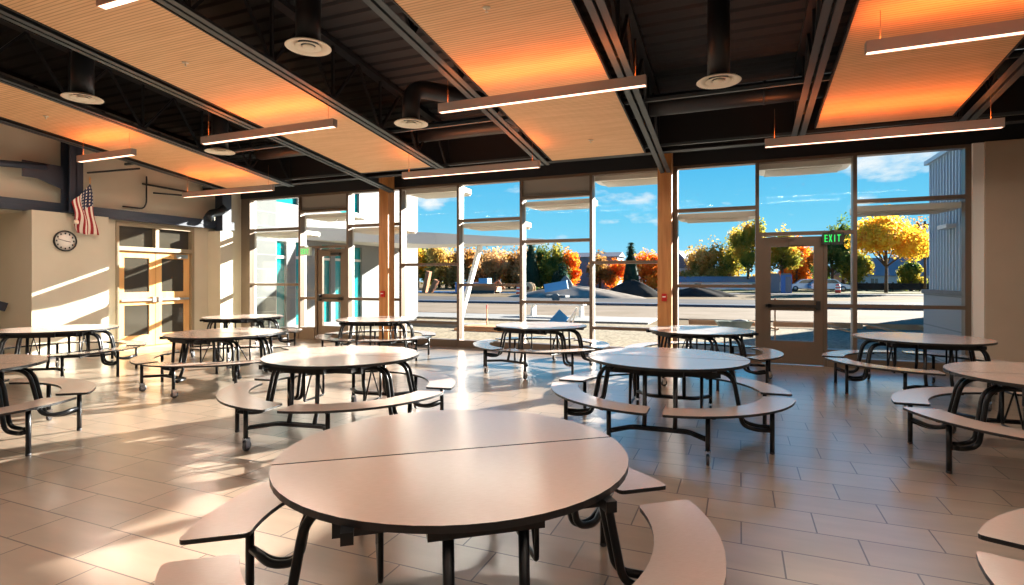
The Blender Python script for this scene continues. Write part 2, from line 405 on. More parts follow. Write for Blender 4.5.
struct(MB().box(XL-2.4, XL-2.3, 7.3, 9.8, 0, 2.75).box(XL-2.4, XL-.25, 7.3, 7.35, 0, 2.75).box(XL-2.4, XL-.25, 9.75, 9.8, 0, 2.75).box(XL-2.4, XL-.25, 7.3, 9.8, 2.75, 2.8).box(XL-2.4, XL-.25, 7.3, 9.8, -.1, 0).build('wall_corridor', 'wall_r'))

# ------------------------------------------------------------------ timber columns
for (x, lab) in ((-7.53, 'wooden column on the left, between the white corner wing view and the side exit door'),
                 (-1.29, 'wooden column in the middle of the window wall under the joist end')):
    e = MB().box(-.125, .125, -.125, .125, 0, 4.1).build('wooden_column', 'woodcol', loc=(x, WY-.18, 0))
    tag(e, lab, 'column', 'timber columns along the window wall')
    MB().box(-.15, .15, -.15, .15, 0, .05).build('base_plate', 'joist', e)
for (x, lab) in ((-7.53, 'red fire alarm box on the left wooden column'), (-1.29, 'red fire alarm box on the middle wooden column')):
    a = MB().box(-.045, .045, -.05, 0, -.07, .07).build('fire_alarm', 'red', loc=(x, WY-.306, 1.17))
    tag(a, lab, 'fire alarm', 'red alarm boxes on the columns')
    MB().box(-.03, .03, -.062, -.05, .0, .02).build('pull_handle', 'white', a)

# exit signs
def exit_sign(x, z, body, lett, lab, y=WY-.07):
    e = MB().box(-.16, .16, -.03, .03, -.1, .1).build('exit_sign', body, loc=(x, y, z)); tag(e, lab, 'exit sign')
    MB().box(-.02, .02, -.03, .06, .1, .14).build('bracket', body, e)
    t = MB(); W = .045; H = .12; s_ = .014
    def st(x0, z0, x1, z1): t.bar((x0, -.034, z0), (x1, -.034, z1), s_ if abs(x1-x0) < .03 else .006, .006 if abs(x1-x0) < .03 else s_, up=(0,0,1) if abs(x1-x0) >= .03 else (0,1,0))
    def R_(x0, x1, z0, z1): t.box(x0, x1, -.037, -.031, z0, z1)
    X = -.125
    R_(X, X+s_, -.06, .06); [R_(X, X+W, zz-.007, zz+.007) for zz in (-.053, 0, .053)]; X += .065
    for sg in (1, -1):
        m = Matrix.Translation((X+W/2, -.034, 0)) @ Matrix.Rotation(sg*math.atan2(W-.01, H), 4, 'Y'); t.box(-s_/2, s_/2, -.003, .003, -.066, .066, 0, m)
    X += .07; R_(X+.008, X+.008+s_, -.06, .06); X += .05
    R_(X, X+W+.01, .046, .06); R_(X+.02, X+.034, -.06, .06)
    t.build('letters', lett, e)
exit_sign(1.46, 2.20, 'exitbody', 'exitgreen', 'green EXIT sign with a dark case beside the right exit door')
exit_sign(-10.02, 2.20, 'exitpale', 'exitgreen', 'pale EXIT sign beside the left exit door')

# ------------------------------------------------------------------ cafeteria table
RT = .762
def halfdisc(s, n=28):
    g = .006; pts = []
    for k in range(n+1):
        a = PI*k/n; x, y = RT*math.cos(a), RT*math.sin(a)
        pts.append((x, s*max(y, g)))
    return pts
def bench_poly(sx, sy):
    Ri, Ro = .865, 1.135; gy, gx = .09, .06; n = 16; pts = []
    a0 = math.asin(gy/Ro); a1 = PI/2-math.asin(gx/Ro)
    for k in range(n+1):
        a = a0+(a1-a0)*k/n; pts.append((Ro*math.cos(a), Ro*math.sin(a)))
    a0 = math.asin(gy/Ri); a1 = PI/2-math.asin(gx/Ri)
    for k in range(n+1):
        a = a1+(a0-a1)*k/n; pts.append((Ri*math.cos(a), Ri*math.sin(a)))
    P3 = [Vector((p[0], p[1], 0)) for p in pts]
    # round the four corners
    out = []
    N_ = len(P3); corners = {0: .03, n: .03, n+1: .03, N_-1: .03}
    for i, p in enumerate(P3):
        if i in corners:
            r = corners[i]; A = p+(P3[i-1]-p).normalized()*r; B = p+(P3[(i+1)%N_]-p).normalized()*r
            for t in (0, .33, .66, 1): out.append(A*(1-t)**2+p*2*t*(1-t)+B*t*t)
        else: out.append(p)
    return [(q.x*sx, q.y*sy) for q in out]
def make_table():
    root = empty('cafeteria_table', (0,0,0))
    for s in (1, -1):
        MB().prism(halfdisc(s), .711, .737, 0, 1, 1).build('tabletop', ['laminate', 'edge'], root)
        # apron rails under each half
        b = MB()
        b.box(-.52, .52, min(s*.20, s*.27), max(s*.20, s*.27), .635, .714)
        b.box(-.50, .50, min(s*.50, s*.54), max(s*.50, s*.54), .645, .714)
        b.box(-.48, .48, min(s*.03, s*.06), max(s*.03, s*.06), .66, .714)
        for x in (-.45, -.15, .15, .45): b.box(x-.02, x+.02, min(s*.06, s*.66), max(s*.06, s*.66), .672, .712)
        b.box(-.2, .2, min(s*.62, s*.66), max(s*.62, s*.66), .65, .712)
        b.build('under_rail', 'frame', root)
        for e in (1, -1):
            # bench
            bn = MB().prism(bench_poly(e, s), .41, .43, 0, 1, 1).build('bench', ['laminate', 'edge'], root)
            br = MB()
            for a in (24, 66):
                ca, sa = math.cos(math.radians(a)), math.sin(math.radians(a))
                br.bar((e*.89*ca, s*.89*sa, .403), (e*1.10*ca, s*1.10*sa, .403), .03, .014)
            a1, a2 = math.radians(24), math.radians(66)
            br.tube([(e*1.0*math.cos(a1+(a2-a1)*k/8), s*1.0*math.sin(a1+(a2-a1)*k/8), .398) for k in range(9)], .011, 6)
            br.build('bracket', 'frame', bn)
            # foot leg
            lx, ly = e*.914, s*.407
            lg = MB().tube([(lx, ly, .012), (lx, ly, .405)], .020, 10).build('leg', 'frame', root)
            MB().lathe([(.019, 0), (.021, .006), (.021, .018), (.016, .024)], 12, Matrix.Translation((lx, ly, 0))).build('foot_cap', 'rubber', lg)
            # swooping double tube
            for q in (0, 1):
                o_ = .035 if q else -.035
                y0 = s*(.22+o_); y1 = s*(.30+o_)
                p = rounded([(e*.30, y0, .655), (e*.60, y0, .655), (e*.68, (y0+y1)/2, .215-.02*q), (e*.80, y1, .195-.02*q), (e*.90, ly+s*o_*.5, .225-.02*q)], .13, 8)
                MB().tube(p, .019, 10).build('support_tube', 'frame', root)
            # caster leg at the fold gap
            cx, cy = e*.40, s*.915
            lg = MB().tube([(cx, cy, .115), (cx, cy, .405)], .020, 10).build('caster_leg', 'frame', root)
            ck = MB(); ck.box(cx-.022, cx-.017, cy-.018, cy+.03, .03, .12).box(cx+.017, cx+.022, cy-.018, cy+.03, .03, .12).box(cx-.022, cx+.022, cy-.018, cy+.018, .112, .12)
            ck.build('caster_fork', 'chrome', lg)
            mw = Matrix.Translation((cx, cy+.012, .045)) @ Matrix.Rotation(PI/2, 4, 'Y')
            MB().lathe([(.02, -.013), (.04, -.013), (.045, -.009), (.045, .009), (.04, .013), (.02, .013)], 16, mw).build('caster_wheel', 'rubber', lg)
            # post from the low tube up to the top
            MB().tube([(e*.13, s*.70, .20), (e*.13, s*.66, .30), (e*.13, s*.64, .66)], .020, 8).build('post', 'frame', root)
        for q in (0, 1):
            dy = -.045*q
            p = rounded([(-.40, s*(.915+dy), .20), (-.24, s*(.72+dy), .20), (.24, s*(.72+dy), .20), (.40, s*(.915+dy), .20)], .05, 4)
            MB().tube(p, .017, 8).build('low_tube', 'frame', root)
    for e in (1, -1):
        b = MB()
        b.tube(rounded([(e*.33, .17, .70), (e*.33, .17, .28), (e*.33, -.17, .28), (e*.33, -.17, .70)], .02, 3), .012, 8)
        b.tube([(e*.33, .16, .29), (e*.33, -.06, .68)], .008, 6).tube([(e*.33, -.16, .29), (e*.33, .02, .68)], .008, 6)
        b.build('fold_frame', 'frame', root)
    MB().tube([(-.33, 0, .66), (.33, 0, .66)], .02, 8).box(-.1, .1, -.03, .03, .62, .70).build('torsion_bar', 'frame', root)
    return root
tables = [(-1.18, 2.18, 38, 'round cafeteria table nearest the camera, large in the foreground'),
 (-.67, 5.60, 2, 'round cafeteria table right of centre, directly in front of the middle wooden column'),
 (-3.73, 4.51, 9, 'round cafeteria table left of centre, just behind the foreground table'),
 (-3.08, 8.70, -18, 'round cafeteria table by the windows left of the middle column, with clear casters'),
 (-.55, 8.85, -50, 'round cafeteria table by the windows left of the right exit door'),
 (2.20, 8.75, 1, 'round cafeteria table by the windows right of the right exit door'),
 (2.38, 5.70, 4, 'round cafeteria table cut by the right photo edge before the tan wall'),
 (-6.85, 5.74, -9, 'round cafeteria table in the sun in front of the interior double doors, right of them'),
 (-9.50, 8.40, 10, 'round cafeteria table farthest back at left, by the boxed corner column'),
 (-6.50, 8.85, 15, 'round cafeteria table beside the left wooden column'),
 (-9.85, 5.25, 40, 'round cafeteria table under the clock and flag'),
 (-6.57, 2.54, 36, 'round cafeteria table cut by the left photo edge, nearest at left'),
 (1.96, 2.43, -19, 'cafeteria table at the bottom right corner of the photo, only bench ends showing')]
proto = make_table()
for i, (x, y, r, lab) in enumerate(tables):
    t = proto if i == 0 else copy_tree(proto)
    t.location = (x, y, 0); t.rotation_euler = (0, 0, math.radians(r))
    tag(t, lab, 'cafeteria table', 'round folding cafeteria tables with four benches')

# ------------------------------------------------------------------ ceiling steel
JX = [(-11.30, 'steel joist at the far left beside the beige wall'), (-9.32, 'steel joist right of the leftmost wood ceiling panel'),
      (-7.28, 'steel joist left of the second wood ceiling panel from the left'), (-5.30, 'steel joist right of the second wood ceiling panel from the left'),
      (-3.29, 'steel joist left of the middle wood ceiling panel'), (-1.27, 'steel joist ending on the middle wooden column'),
      (.80, 'steel joist left of the rightmost wood ceiling panel'), (2.82, 'steel joist right of the rightmost wood ceiling panel')]
for x, lab in JX:
    e = empty('steel_joist', (x, WY-.3, 0)); tag(e, lab, 'joist', 'sloping open-web steel joists')
    ye = WY-.31 if x in (-1.27, -7.28) else 9.53
    ya, yb = YB+.02-(WY-.3), ye-(WY-.3)
    Y = lambda yy: yy-(WY-.3)
    for s in (-1, 1):
        MB().bar((s*.055, ya, chord(YB)+.035), (s*.055, yb, chord(ye)+.035), .075, .008).bar((s*.022, ya, chord(YB)+.07), (s*.022, yb, chord(ye)+.07), .008, .07).build('bottom_chord', 'joist', e)
    MB().bar((0, ya, deckz(YB)-.05), (0, yb, deckz(ye)-.05), .15, .07).build('top_chord', 'duct', e)
    yy = YB+.6; k = 0
    while yy < 8.6:
        z0 = chord(yy)+.07; 
        MB().bar((0, Y(yy), z0), (0, Y(yy+.55), deckz(yy+.55)-.08), .035, .035).bar((0, Y(yy+1.1), chord(yy+1.1)+.07), (0, Y(yy+.55), deckz(yy+.55)-.08), .035, .035).bar((0, Y(yy+1.1), chord(yy+1.1)+.07), (0, Y(yy+1.1), deckz(yy+1.1)-.08), .035, .035).build('web', 'duct', e)
        yy += 1.1
# bridging angles / purlins across
for j, (yy, dz, lab) in enumerate(((3.0, .10, 'thin cross bracing angle nearest the camera among the joists'), (7.55, .12, 'thin cross bracing angle just in front of the long round duct'),
                                   (9.35, .14, 'thin cross bracing angle nearest the window wall'))):
    o = MB().bar((-11.9, yy, chord(yy)+dz), (XR-.02, yy, chord(yy)+dz), .045, .045).build('bracing_angle', 'joist'); tag(o, lab, 'bracing')
o = MB().box(-12.25, XR-.02, 9.54, 9.72, 3.66, 3.68).box(-12.25, XR-.02, 9.625, 9.635, 3.68, 4.30).box(-12.25, XR-.02, 9.54, 9.72, 4.30, 4.32).build('steel_beam', 'darkbeam')
tag(o, 'dark steel I-beam running above the windows', 'beam')

# wood ceiling panels
for (x0, x1, y1, lab) in ((-11.12, -9.45, 9.35, 'leftmost wood ceiling panel, above the clock and flag'), (-7.12, -5.46, 9.15, 'second wood ceiling panel from the left'),
                      (-3.12, -1.47, 9.40, 'middle wood ceiling panel'), (1.00, 2.62, 9.00, 'rightmost wood ceiling panel')):
    b = MB(); y0 = -5.5
    e = empty('wood_ceiling_panel', ((x0+x1)/2, y1, chord(y1)+.06)); hw = (x1-x0)/2; tag(e, lab, 'ceiling panel', 'grooved wood acoustic ceiling panels')
    z0 = chord(y0)-chord(y1)
    vs = [(-hw, y0-y1, z0), (hw, y0-y1, z0), (hw, 0, 0), (-hw, 0, 0)]
    lo = [b.b.verts.new(v) for v in vs]; hi = [b.b.verts.new((v[0], v[1], v[2]+.04)) for v in vs]
    b._f(lo[::-1]); b._f(hi)
    for i in range(4): b._f([lo[i], lo[(i+1)%4], hi[(i+1)%4], hi[i]])
    b.build('board', 'panel', e)
    MB().bar((-hw, y0-y1, z0+.02), (-hw, 0, .02), .02, .06).bar((hw, y0-y1, z0+.02), (hw, 0, .02), .02, .06).build('edge_trim', 'darkbeam', e)

# ------------------------------------------------------------------ pendant lamps
def make_lamp(L_):
    e = empty('pendant_lamp', (0,0,0)); h = L_/2
    MB().box(-h, h, -.045, -.038, 0, .11).box(-h, h, .038, .045, 0, .11).box(-h, -h+.008, -.038, .038, 0, .11).box(h-.008, h, -.038, .038, 0, .11).box(-h+.008, h-.008, -.038, .038, .05, .06).build('housing', 'lamp_body', e)
    MB().box(-h+.01, h-.01, -.036, .036, .004, .012).build('lower_diffuser', 'lamp_glow', e)
    MB().box(-h+.01, h-.01, -.030, .030, .085, .092).build('upper_diffuser', 'lamp_up', e)
    for s in (-1, 1):
        MB().tube([(s*(h-.12), 0, .10), (s*(h-.12), 0, .52)], .003, 5).build('cable', 'cable', e)
    return e
protos = {2.6: make_lamp(2.6), 1.5: make_lamp(1.5)}; used = set()
lamps = [(-4.30, 8.40, 2.6, 'linear pendant lamp near the windows, second from the left of the far row'),
 (1.62, 8.35, 2.6, 'linear pendant lamp near the windows above the right exit door'),
 (-10.05, 8.45, 2.6, 'linear pendant lamp near the windows at far left'),
 (-2.25, 6.15, 2.6, 'linear pendant lamp under the middle wood ceiling panel'),
 (-6.52, 6.15, 2.6, 'linear pendant lamp under the second wood ceiling panel from the left'),
 (2.40, 6.10, 2.6, 'linear pendant lamp under the rightmost wood ceiling panel, cut by the right photo edge'),
 (-10.30, 6.2, 1.5, 'short linear pendant lamp left of the flag'),
 (-4.25, 3.3, 2.6, 'linear pendant lamp cut by the top edge of the photo at left')]
hidden = [(1.7, 3.7, 2.6), (-2.25, 1.4, 2.6), (2.4, 1.4, 2.6), (-6.5, 1.4, 2.6), (-4.3, -1.0, 2.6), (-10.2, 3.7, 2.6), (1.7, -1.0, 2.6), (-10.0, -1., 2.6), (-2.25, -3.4, 2.6), (-6.5, -3.4, 2.6), (2.4, -3.4, 2.6)]  # extra lamps added out of view to brighten the room
LP = []
for k, (x, y, L_, lab) in enumerate(lamps + [(a, b_, c_, None) for a, b_, c_ in hidden]):
    t = protos[L_] if L_ not in used else copy_tree(protos[L_]); used.add(L_)
    z = 3.63+.14*(6.15-y) if y > 3 else chord(y)-.42
    if k == 7: z = 4.05
    t.location = (x, y, z); LP.append((x, y, z, L_))
    tag(t, lab or 'linear pendant lamp added out of view to brighten the room', 'pendant lamp', 'linear pendant lamps')

# real light given off by the lamps
for (x, y, z, L_) in LP:
    ld = bpy.data.lights.new('pendant_light', 'AREA'); ld.shape = 'RECTANGLE'; ld.size = L_-.04; ld.size_y = .07; ld.energy = 30*L_/2.6; ld.color = (1, .93, .81)
    o = bpy.data.objects.new('pendant_light', ld); col.objects.link(o); o.location = (x, y, z-.006)
    ld = bpy.data.lights.new('pendant_uplight', 'AREA'); ld.shape = 'RECTANGLE'; ld.size = L_-.04; ld.size_y = .06; ld.energy = 6.8*L_/2.6; ld.color = (1, .22, .06)
    o = bpy.data.objects.new('pendant_uplight', ld); col.objects.link(o); o.location = (x, y, z+.115); o.rotation_euler = (PI, 0, 0)

# ------------------------------------------------------------------ air diffusers and ducts
dif = [(-4.30, 4.64, 4.0, 'round cream air diffuser at upper left of the middle ceiling bay'), (-4.30, 6.65, 3.7, 'round cream air diffuser beneath the bent duct'),
       (-.22, 6.60, 3.72, 'round cream air diffuser left of the rightmost wood ceiling panel'), (-8.30, 4.70, 3.97, 'round cream air diffuser nearest the left edge of the photo'),
       (-8.30, 6.85, 3.7, 'round cream air diffuser behind the second pendant lamp from the left')]
def make_dif():
    b = MB(); prof = [(.05, .02), (.27, .0), (.275, .012), (.24, .04)]
    e = MB().lathe([(.12, .055), (.17, .035), (.20, .012), (.268, .0), (.272, .004), (.25, .022), (.19, .045), (.13, .065)], 40, None, 0, False).build('air_diffuser', 'diffuser')
    MB().lathe([(.09, .02), (.155, .004), (.158, .008), (.10, .03), (.09, .035)], 36, None, 0, False).build('inner_ring', 'diffuser', e)
    MB().lathe([(.012, .0), (.07, .006), (.072, .012), (.02, .04)], 28).build('centre_cone', 'diffuser', e)
    MB().lathe([(.12, .055), (.13, .06), (.13, .12)], 28).build('throat', 'duct', e)
    return e
pd = make_dif()
for i, (x, y, z, lab) in enumerate(dif):
    e = pd if i == 0 else copy_tree(pd); e.location = (x, y, z); e.scale = (.88,)*3; tag(e, lab, 'air diffuser', 'round ceiling air diffusers')
    h = deckz(y)-z-.05
    if i == 1: b = MB().tube(rounded([(x, y, z+.055), (x, y, z+.52), (x+.75, y+.9, z+.50), (x+.9, y+1.85, z+.46)], .25, 8), .125, 16)
    elif i == 2: b = MB().tube([(x, y, z+.055), (x, y, z+h)], .12, 16)
    else: b = MB().tube(rounded([(x, y, z+.055), (x, y, z+h*.55), (x-.15, y+.15, z+h-.02)], .2, 6), .13, 16)
    d = b.build('branch_duct', 'duct')
    tag(d, ['dark round duct above the upper diffuser of the middle ceiling bay', 'dark duct bending from a diffuser towards the long round duct', 'dark round duct stub above the diffuser left of the rightmost wood panel',
            'dark round duct above the diffuser nearest the left edge', 'dark round duct above the diffuser behind the second lamp'][i], 'duct')
b = MB().tube([(-9.2, 8.55, 4.14), (XR-.05, 8.55, 4.14)], .16, 20)
for x in range(-8, 7, 2): b.tube([(x+.3, 8.55, 4.14), (x+.34, 8.55, 4.14)], .168, 20)
tag(b.build('main_duct', 'duct'), 'long round dark duct running across the ceiling near the windows', 'duct')
# sprinkler heads under the wood panels
for (x, y, lab) in ((-2.3, 4.9, 'white sprinkler head under the middle wood ceiling panel'), (-6.35, 4.75, 'white sprinkler head under the second wood ceiling panel from the left'),
                    (-10.3, 5.3, 'white sprinkler head under the leftmost wood ceiling panel'), (-2.2, 8.6, 'small white sprinkler head at the window end of the middle wood panel')):
    z = chord(y)+.06
    e = MB().lathe([(.004, -.045), (.018, -.042), (.006, -.036), (.008, -.012), (.035, -.008), (.04, .0), (.01, .002)], 16).build('sprinkler', 'diffuser', loc=(x, y, z)); tag(e, lab, 'sprinkler', 'ceiling sprinkler heads')
# pipes
tag(MB().tube([(-12.2, 7.0, 3.66), (-11.0, 7.25, 3.70)], .02, 8).build('sprinkler_pipe', 'duct'), 'short dark pipe high on the left wall above the flag', 'pipe')
tag(MB().tube(rounded([(-12.22, 7.7, 3.07), (-12.22, 8.14, 3.07), (-12.22, 8.21, 3.2), (-12.22, 8.21, 3.80)], .08), .016, 8).build('conduit', 'duct'), 'dark J-shaped conduit on the upper left wall', 'conduit')
tag(MB().tube([(-12.22, 8.12, 3.62), (-12.22, 9.2, 3.60)], .022, 8).tube([(-12.2, 8.35, 3.45), (-12.0, 9.5, 3.50)], .018, 8).build('wall_pipe', 'duct'), 'dark horizontal pipe pair on the left wall by the corner', 'pipe')
# left wall steel
b = MB().bar((XL+.09, YB+.05, 2.87), (XL+.09, 10.45, 2.87), .15, .012).bar((XL+.09, YB+.05, 2.97), (XL+.09, 10.45, 2.97), .16, .014).bar((XL+.09, YB+.05, 2.78), (XL+.09, 10.45, 2.78), .16, .014).bar((XL+.15, YB+.05, 2.875), (XL+.15, 10.45, 2.875), .014, .19)
tag(b.build('steel_beam', 'bluebeam'), 'long blue-grey steel beam along the left wall', 'beam')
e = MB().box(-.14, .14, -.008, .008, 0, 1.5).box(-.14, -.125, -.12, .12, 0, 1.5).box(.125, .14, -.12, .12, 0, 1.5).build('steel_column', 'bluebeam', loc=(-12.02, 6.62, 2.79)); tag(e, 'blue-grey steel column above the clock pier', 'column')
MB().box(-.16, .16, -.14, .14, 0, .015).build('base_plate', 'bluebeam', e)
e = MB().prism([(0, .55), (-.42, .70), (-.66, .70), (-.66, 1.0), (0, 1.0)], -.01, .01, M4=Matrix(((0,0,1,0),(1,0,0,0),(0,1,0,0),(0,0,0,1)))).build('gusset_plate', 'bluebeam', loc=(-12.06, 6.49, 2.68)); tag(e, 'blue-grey gusset plate left of the steel column', 'bracket')
tag(MB().tube([(-12.06, 6.2, 3.62), (-12.06, 4.4, 3.45)], .06, 14).build('diagonal_brace', 'bluebeam'), 'round blue-grey brace tube high on the left wall', 'brace')
e = MB().box(-.13, .13, -.13, .13, 0, 1.2).build('steel_column', 'bluebeam', loc=(-12.06, 10.05, 2.71)); tag(e, 'dark steel column above the boxed corner column', 'column')
tag(MB().tube(rounded([(-12.0, 9.55, 2.96), (-12.0, 9.65, 3.12), (-11.95, 9.85, 3.18), (-11.85, 9.95, 3.30)], .06), .10, 14).build('pipe_elbow', 'duct'), 'dark pipe elbow beside the steel column in the left corner', 'pipe')
o = MB().bar((-12.72, 5.90, .98), (-12.72, 4.2, 1.55), .05, .16).build('hand_rail', 'bluebeam'); tag(o, 'slanting blue-grey rail at the left edge below the pier', 'rail')

# ------------------------------------------------------------------ clock, camera, flag
mc = Matrix.Rotation(PI/2, 4, 'Y')
e = MB().lathe([(.165, .0), (.19, .0), (.20, .012), (.20, .04), (.182, .05), (.176, .028)], 48, mc, 0, False).build('wall_clock', 'black', loc=(-12.0, 6.48, 2.24)); tag(e, 'round white wall clock with a black rim', 'clock')
MB().lathe([(.01, .010), (.176, .010), (.176, .024), (.01, .024)], 40, mc).build('dial', 'clockface', e)
b = MB()
for k in range(12):
    a = k*PI/6; r = .145
    b.box(.024, .0265, -.012, .012, -.016, .016, 0, Matrix.Translation((0, r*math.sin(a), r*math.cos(a))))
b.build('hour_marks', 'edge', e)
b = MB()
for a, l, w in ((math.radians(100), .09, .012), (math.radians(285), .13, .008)):
    b.bar((.030, -.02*math.sin(a), -.02*math.cos(a)), (.030, l*math.sin(a), l*math.cos(a)), w, .003, up=(1,0,0))
b.build('clock_hands', 'edge', e)
e = MB().tube(rounded([(0, 0, 0), (.10, 0, -.02), (.16, -.02, -.10)], .04), .012, 8).build('ceiling_bracket_camera', 'steel', loc=(-12.0, 6.62, 2.75)); tag(e, 'small white bracket fitting above the clock', 'camera')
MB().lathe([(.01, -.05), (.04, -.04), (.045, 0), (.03, .03), (.01, .04)], 16, Matrix.Translation((.16, -.03, -.13))).build('sensor_head', 'diffuser', e)
fl = empty('flag', (-12.28, 7.16, 2.34)); tag(fl, 'American flag hanging from a slanted pole on the left wall', 'flag')
MB().box(0, .06, -.07, .07, -.06, .07).tube([(.05, 0, .03), (.12, 0, .12)], .02, 10).build('wall_bracket', 'black', fl)
tip = Vector((.50, -.36, 1.10)); base = Vector((.05, 0, .02))
MB().tube([base, tip], .010, 8).lathe([(.004, 0), (.018, .02), (.014, .04), (.003, .08)], 10, Matrix.Translation(tip)).build('flag_pole', 'door_wood', fl)
FA = Vector((.485, -.345, 1.06)); FB = FA+Vector((.03, -.31, -.42)); FC = FB+Vector((-.10, .12, -.58)); FD = FA+Vector((-.10, .16, -1.02))
def cloth(u, v):   # u across the stripes, v along them; hangs from the pole end in soft folds
    p = (FA*(1-u)+FB*u)*(1-v)+(FD*(1-u)+FC*u)*v
    f = .045*math.sin(u*11+v*1.5)*(.35+.65*v)+.02*math.sin(v*8+u*5)
    return p+Vector((f, f*.35, .015*math.sin(u*9)))
b = MB(); NU, NV = 26, 30
g = [[b.b.verts.new(cloth(i/NU, j/NV)) for j in range(NV+1)] for i in range(NU+1)]
for i in range(NU):
    for j in range(NV):
        mi = 2 if (i < 14 and j < 13) else (0 if (i//2) % 2 == 0 else 1)
        if mi == 2 and (i % 3 == 1 and j % 2 == (i//3) % 2): mi = 1
        b._f([g[i][j], g[i+1][j], g[i+1][j+1], g[i][j+1]], mi, True)
fo = b.build('flag_cloth', ['flagred', 'flagwhite', 'flagblue'], fl); md = fo.modifiers.new('t', 'SOLIDIFY'); md.thickness = .003

# ------------------------------------------------------------------ outside: ground
def strip(name, pts, z, m, label=None, cat=None, kind='structure', th=.06):
    o = MB().prism(pts, z-th, z).build(name, m)
    o['kind'] = kind
    return o
struct(MB().box(-200, 200, WY+.3, 420, -.6, -.10).build('ground', 'dirt'))
strip('ground_gravel', [(-12, WY+.16), (12, WY+.16), (12, 20.2), (-12, 18.4)], -.04, 'gravel', th=.2)
strip('ground_walk', [(-22, 19.3), (-3, 19.8), (-3, 22.6), (-22, 21.8)], -.03, 'conc', th=.1)
strip('ground_lot', [(-40, 22.4), (60, 23.5), (60, 33.5), (-40, 31.5)], -.05, 'pave', th=.1)
strip('ground_road', [(-80, 33.2), (120, 38.5), (120, 49), (-80, 43.0)], -.05, 'asphalt', th=.1)
strip('ground_curb', [(-80, 31.9), (120, 37.0), (120, 38.4), (-80, 33.1)], .03, 'bluecurb', th=.2)
strip('ground_grass', [(-10, 70), (150, 88), (150, 130), (-10, 128)], -.06, 'grass', th=.05)
strip('ground_far_road', [(-10, 62), (150, 74), (150, 82), (-10, 68)], -.05, 'asphalt', th=.05)
strip('ground_lake', [(-60, 56), (-24, 59), (-20, 63.5), (-120, 68)], -.05, 'water', th=.05)

# sunshades outside each bay
def shade(x0, x1, z, lab, end=0):
    dpt = .85; r = .45; pts = [(x0, 0), (x1, 0)]
    if 1:
        for k in range(9):
            a = k/8*PI/2; pts.append((x1-r+r*math.cos(a), dpt-r+r*math.sin(a)))
        for k in range(9):
            a = PI/2+k/8*PI/2; pts.append((x0+r+r*math.cos(a), dpt-r+r*math.sin(a)))
    e = MB().prism(pts, 0, .10).build('sunshade', 'awn', loc=(0, WY+.20, z)); tag(e, lab, 'sunshade', 'curved white sunshades outside the window bays')
    b = MB()
    for k in range(5): b.box(x0+.12, x1-.12, .12+.13*k, .17+.13*k, -.02, 0)
    b.build('rib', 'awn', e)
names = {1: 'white sunshade outside the window bay at the far left', 2: 'white sunshade above the left exit door', 3: 'white sunshade just left of the left wooden column', 4: 'white sunshade high up just right of the left wooden column',
         5: 'white sunshade over the second bay right of the left wooden column', 6: 'white sunshade under the grey panel above the windows', 7: 'white sunshade high up just left of the middle wooden column', 8: 'white sunshade just right of the middle wooden column',
         9: 'white sunshade high above the right exit door', 10: 'white sunshade in front of the blue-grey siding'}
for i in range(1, 11):
    x0, x1 = MX[i-1]+.02, MX[i]-.02
    z = {1: 2.66, 3: 2.66, 5: 2.66, 8: 2.66, 10: 2.66, 2: 3.06, 6: 3.06, 4: 3.50, 7: 3.50, 9: 3.50}[i]
    shade(x0, x1, z, names[i])

# right wing wall (metal siding over stone base)
e = empty('siding_wing', (3.50, WY+.34, 0)); tag(e, 'blue-grey metal siding wing wall over a pale stone base, outside at right', 'building')
b = MB(); y = 0
b.box(.05, .4, 0, 2.42, 1.3, 3.82)
while y < 2.38:
    b.box(.02, .06, y, y+.035, 1.3, 3.82); y += .16
b.build('metal_siding', 'siding', e)
MB().box(-.03, .45, 0, 2.47, -.1, 1.22).build('stone_base', 'stone', e)
MB().box(-.06, .48, 0, 2.50, 1.22, 1.30).build('ledge', 'conc', e)
MB().box(-.03, .45, 0, 2.45, 3.82, 3.90).build('cap', 'siding', e)
o = MB().box(0, .14, 0, .5, 0, .07).build('wall_light', 'alu_out', loc=(3.38, 11.95, 2.42)); tag(o, 'small slim wall light on the blue-grey siding', 'wall light')

# tall unseen block added further right to shade the right half of the glass
e = empty('shade_block', (12, 18, 0)); tag(e, 'tall unseen block added outside at right to shade the windows', 'building')
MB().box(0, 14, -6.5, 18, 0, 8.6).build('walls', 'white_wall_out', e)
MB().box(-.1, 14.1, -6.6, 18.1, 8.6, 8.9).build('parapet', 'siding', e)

# left wing of the school with teal windows
e = empty('entrance_wing', (-12.35, WY+.3, 0)); tag(e, 'white and block school entrance wing with teal windows, outside at left', 'building')
Y0 = WY+.3
MB().box(-.5, .10, 0, 11.95-Y0, -.1, 6.2).build('block_wall', 'block', e)
def wallrow(y0, y1, z0, z1): return (-.5, 0, y0-Y0, y1-Y0, z0, z1)
b = MB()
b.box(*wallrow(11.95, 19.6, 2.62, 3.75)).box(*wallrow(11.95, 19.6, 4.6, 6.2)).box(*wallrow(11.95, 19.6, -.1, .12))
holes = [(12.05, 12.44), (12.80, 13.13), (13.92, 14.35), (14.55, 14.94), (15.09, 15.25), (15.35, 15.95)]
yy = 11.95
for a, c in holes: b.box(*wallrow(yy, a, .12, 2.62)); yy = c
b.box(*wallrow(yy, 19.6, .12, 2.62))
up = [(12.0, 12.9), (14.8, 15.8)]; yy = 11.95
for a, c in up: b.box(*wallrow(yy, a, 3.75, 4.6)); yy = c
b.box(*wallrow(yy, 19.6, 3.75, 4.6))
b.build('white_wall', 'white_wall_out', e)
